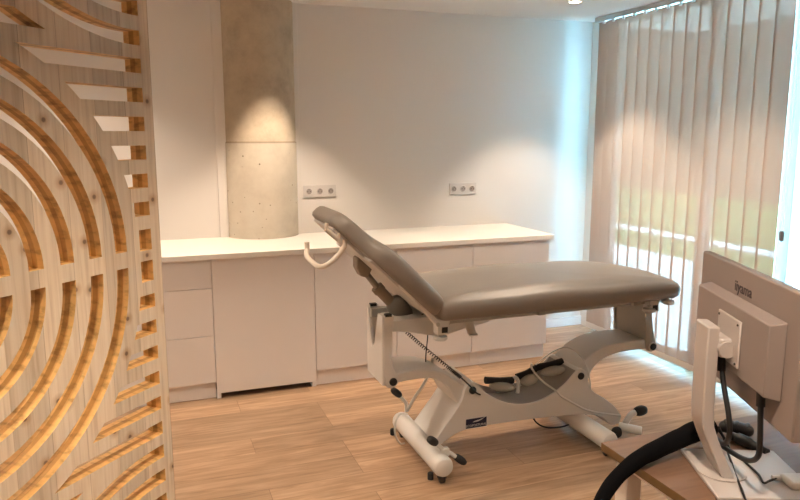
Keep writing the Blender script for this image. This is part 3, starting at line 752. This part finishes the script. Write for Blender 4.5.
# ------------------------------------------------------------------ monitor
C0 = Vector((1.398, 1.244, DZ)); HH = Vector((.40, .9165, 0)).normalized(); NN = Vector((HH.y, -HH.x, 0))
def mloc(h, n, z): return tuple(C0 + HH*h + NN*n + Vector((0, 0, z-DZ)))
def mbox(b, h0, h1, n0, n1, z0, z1, mi=0):
    vs = [b.bm.verts.new(mloc(h, n, z)) for h in (h0, h1) for n in (n0, n1) for z in (z0, z1)]
    for f in ((0,1,3,2),(4,6,7,5),(0,4,5,1),(2,3,7,6),(0,2,6,4),(1,5,7,3)): b.bm.faces.new([vs[i] for i in f]).material_index = mi
    return b
def monitor():
    r = empty('monitor', tuple(C0), 'white computer monitor seen from behind on desk', 'monitor')
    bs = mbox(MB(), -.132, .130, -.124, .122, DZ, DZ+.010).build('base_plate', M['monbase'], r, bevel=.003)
    # column: straight upper part, foot swept towards the screen
    path = [(-.063, DZ+.010), (-.071, .765), (-.087, .800), (-.109, .850), (-.121, .885), (-.124, .92), (-.125, 1.0), (-.125, 1.138)]
    dep = .0145; b = MB(); rings = []
    for n_, z in path:
        wd = .041 if z > .86 else .041 + (.86-z)*.08
        rings.append([b.bm.verts.new(mloc(h, n_+k, z)) for h, k in ((-wd, -dep), (wd, -dep), (wd, dep), (-wd, dep))])
    for A, B in zip(rings, rings[1:]):
        for i in range(4): b.bm.faces.new((A[i], A[(i+1) % 4], B[(i+1) % 4], B[i]))
    b.bm.faces.new(rings[0][::-1]); b.bm.faces.new(rings[-1])
    b.build('column', M['monbase'], r, bevel=.004, smooth=30)
    hp = MB(); cpt = Vector(mloc(0, -.066, DZ+.0105))
    hp.lathe(cpt, [(.060, 0), (.060, .003), (.052, .005)], n=32); hp.build('column_foot', M['monbase'], r)
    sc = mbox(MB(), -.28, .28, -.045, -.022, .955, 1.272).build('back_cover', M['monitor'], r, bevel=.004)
    mbox(MB(), -.277, .277, -.022, -.016, .958, 1.269).build('screen', M['screen'], r, bevel=.001)
    bg = MB()
    P0 = [(-.222, 1.022), (.207, 1.022), (.207, 1.200), (-.222, 1.200)]; P1 = [(-.210, 1.028), (.207, 1.028), (.207, 1.190), (-.210, 1.190)]
    A = [bg.bm.verts.new(mloc(h, -.045, z)) for h, z in P0]; B = [bg.bm.verts.new(mloc(h, -.078, z)) for h, z in P1]
    for i in range(4): bg.bm.faces.new((A[i], A[(i+1) % 4], B[(i+1) % 4], B[i]))
    bg.bm.faces.new(B); bg.bm.faces.new(A[::-1])
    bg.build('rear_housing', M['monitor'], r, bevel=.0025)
    mp = mbox(MB(), -.082, .048, -.084, -.078, 1.048, 1.163).build('mount_plate', M['monbase'], r, bevel=.003)
    s_ = MB()
    for h in (-.072, .038):
        for z in (1.058, 1.153): s_.ell(mloc(h, -.0845, z), .0032, .0032, .0032)
    s_.build('screws', M['dark'], mp)
    hg = MB()
    mbox(hg, -.048, .020, -.112, -.083, 1.064, 1.112); hg.build('hinge_block', M['monbase'], r, bevel=.006)
    kb = MB().tube([mloc(-.056, -.096, 1.086), mloc(.030, -.096, 1.086)], .020, 18); kb.build('hinge_barrel', M['monbase'], r)
    # lettering on the rear, reading from behind the screen
    X = -HH; Y = Vector((0, 0, 1)); Z = -NN; o = Vector(mloc(.006, -.0455, 1.222))
    Mx = Matrix(((X.x, Y.x, Z.x, o.x), (X.y, Y.y, Z.y, o.y), (X.z, Y.z, Z.z, o.z), (0, 0, 0, 1)))
    text_mesh('lettering', 'iiyama', .039, M['logo'], sc, Mx, .0006)
    # leads
    b = MB().tube(smoothpath([mloc(-.010, -.092, 1.060), mloc(-.034, -.092, 1.0), mloc(-.075, -.090, .93), mloc(-.082, -.088, .885), mloc(-.035, -.078, .840), mloc(.06, -.062, .812), mloc(.15, -.055, .79)], 7), .0065, 10)
    b.build('power_lead', M['cableb'], r); MB().tube([mloc(-.008, -.092, 1.068), mloc(-.018, -.092, 1.022)], .010, 10).build('power_plug', M['black'], r)
    b = MB().tube(smoothpath([mloc(-.165, -.062, 1.028), mloc(-.172, -.062, .97), mloc(-.172, -.058, .91), mloc(-.150, -.050, .862), mloc(-.090, -.046, .825), mloc(.02, -.046, .800), mloc(.16, -.055, .79)], 7), .0065, 10)
    b.build('video_lead', M['cableb'], r); MB().tube([mloc(-.165, -.062, 1.032), mloc(-.168, -.062, .992)], .010, 10).build('video_plug', M['black'], r)
monitor()

# ------------------------------------------------------------------ desk top things
b = MB(); p = smoothpath([(1.445, 1.425, .788), (1.385, 1.412, .791), (1.32, 1.402, .784), (1.226, 1.386, .773), (1.155, 1.372, .762), (1.080, 1.357, .730), (1.030, 1.345, .680), (1.012, 1.335, .60), (1.018, 1.33, .48)], 8)
rs = [.031-.012*min(1, i/40) + .0005*math.sin(i*.8) for i in range(len(p))]
b.tube(p, rs, 16)
tag(b.build('cable_sleeve', M['sleeve'], subd=1), 'thick black fabric cable sleeve running over the left desk edge', 'cable sleeve')

dv = empty('desk_device', (1.535, 1.42, DZ), 'black ridged plastic gadget lying behind the monitor stand on the desk', 'gadget')
a = Vector((1.488, 1.452, .758)); bb_ = Vector((1.525, 1.318, .752))
b = MB().tube(smoothpath([(1.510, 1.420, .757), (1.520, 1.395, .757), (1.526, 1.36, .755), (1.530, 1.325, .753), (1.532, 1.306, .751)], 5), [.012]*5+[.016]*6+[.013]*5+[.011]*5, 12)
b.build('arm', M['black'], dv)
b = MB().ell((1.556, 1.436, .763), .046, .024, .017, Matrix.Rotation(math.radians(-52), 3, 'Z'), p=3)
b.build('body', mat('gadget_grey', (.022, .022, .025), .45), dv)
for k in range(3):
    c = Vector((1.556, 1.436, .779)) + Matrix.Rotation(math.radians(-52), 3, 'Z') @ Vector((-.028+.028*k, 0, 0))
    MB().ell(c, .007, .020, .003, Matrix.Rotation(math.radians(-52), 3, 'Z')).build('ridge', M['black'], dv)
MB().tube([(1.532, 1.462, .752), (1.512, 1.458, .756), (1.502, 1.450, .766)], [.008, .008, .006], 8).build('clip', M['black'], dv)

zt = DZ+.010
hb = empty('usb_hub', (1.455, 1.155, zt), 'small white rounded hub box with cable on monitor foot', 'usb hub')
b = MB(); Rz = Matrix.Rotation(math.radians(-18), 4, 'Z')
b.box(-.045, .07, -.030, .030, 0, .019); b.xform(Matrix.Translation((1.470, 1.146, zt)) @ Rz)
b.build('case', M['socket'], hb, bevel=.009, seg=4)
MB().tube([(1.430, 1.176, zt+.010), (1.412, 1.184, zt+.010)], .007, 10).build('cable_grip', M['socket'], hb)
b = MB().tube(smoothpath([(1.460, 1.408, .790), (1.452, 1.375, .775), (1.446, 1.345, .7535), (1.432, 1.292, .7535), (1.408, 1.222, .7535), (1.384, 1.183, .7535), (1.400, 1.180, .757), (1.418, 1.177, .762)], 7), .0028, 8)
b.build('hub_cable', M['cableb'], hb)
b = MB().tube(smoothpath([(1.455, 1.410, .790), (1.456, 1.385, .775), (1.432, 1.343, .7535), (1.390, 1.287, .7535), (1.348, 1.232, .7535), (1.282, 1.142, .7535), (1.262, 1.112, .749), (1.235, 1.06, .7435), (1.24, .98, .7435)], 7), .0028, 8)
tag(b.build('thin_cable', M['cableb']), 'thin black cable crossing the white monitor foot towards the front desk edge', 'cable')

kb = empty('keyboard', mloc(-.02, .275, DZ), 'flat black keyboard whose corner shows at right frame edge beside monitor', 'keyboard')
mbox(MB(), -.24, .165, .215, .345, DZ+.002, DZ+.016).build('case', M['black'], kb, bevel=.003)
for rr_ in range(4):
    mbox(MB(), -.23, .155, .222+.030*rr_, .246+.030*rr_, DZ+.016, DZ+.021).build('key_row', M['rubber'], kb, bevel=.001)

# ------------------------------------------------------------------ greenery and building outside
def shrub(x, y, h, rad, label):
    b = MB()
    for k in range(9):
        a = random.uniform(0, 6.28); q = random.uniform(0, .6)*rad
        b.ell((x+q*math.cos(a), y+q*math.sin(a), h*random.uniform(.35, .72)), rad*random.uniform(.4, .65), rad*random.uniform(.4, .65), h*random.uniform(.22, .38))
    b.tube([(x, y, -.04), (x, y, h*.4)], .06, 8)
    o = b.build('shrub', M['leaf'])
    tag(o, label, 'shrub', 'shrubs outside the window')
struct(MB().box(14, 18, -5, 60, -.05, 10).build('exterior_facade', M['facade'], smooth=0), 'brownish building front beyond the lawn')

# ------------------------------------------------------------------ light
WARM = (1, .80, .61)
def spot(x, y, e, size=82, blend=.35, z=CZ-.02, col=WARM, rad=.035):
    l = bpy.data.lights.new('spot', 'SPOT'); l.energy = e; l.color = col; l.spot_size = math.radians(size); l.spot_blend = blend; l.shadow_soft_size = rad
    o = bpy.data.objects.new('spot', l); o.location = (x, y, z); COL.objects.link(o); return o
spot(.87, 4.165, 54, 82, .45); spot(2.785, 4.165, 52, 82, .45); spot(-.42, 4.0, 62, 120, .9)
spot(2.45, 3.15, 55, 110, .6); spot(.75, 2.45, 30, 110, .6); spot(-.5, 2.6, 45, 110, .6)  # last two: unseen spots added as warm fill around the screen
spot(-.5, .4, 40, 110, .6); spot(.60, .70, 60, 115, .6); spot(2.6, .3, 40, 110, .6)  # unseen spots added as front fill for screen, desk and couch

def sun(d, e, col, angle):
    l = bpy.data.lights.new('sun', 'SUN'); l.energy = e; l.color = col; l.angle = math.radians(angle)
    o = bpy.data.objects.new('sun', l); o.location = (12, 6, 8); o.rotation_euler = Vector(d).to_track_quat('-Z', 'Y').to_euler(); COL.objects.link(o)
sun((.15, -.7, -.75), 125, (.27, .63, 1), .6)

W = bpy.data.worlds.new('sky'); S.world = W; W.use_nodes = True
W.node_tree.nodes['Background'].inputs[0].default_value = (.33, .64, 1, 1); W.node_tree.nodes['Background'].inputs[1].default_value = 5

S.view_settings.view_transform = 'Standard'; S.view_settings.look = 'None'; S.view_settings.gamma = 1; S.view_settings.use_curve_mapping = False
S.view_settings.exposure = .85
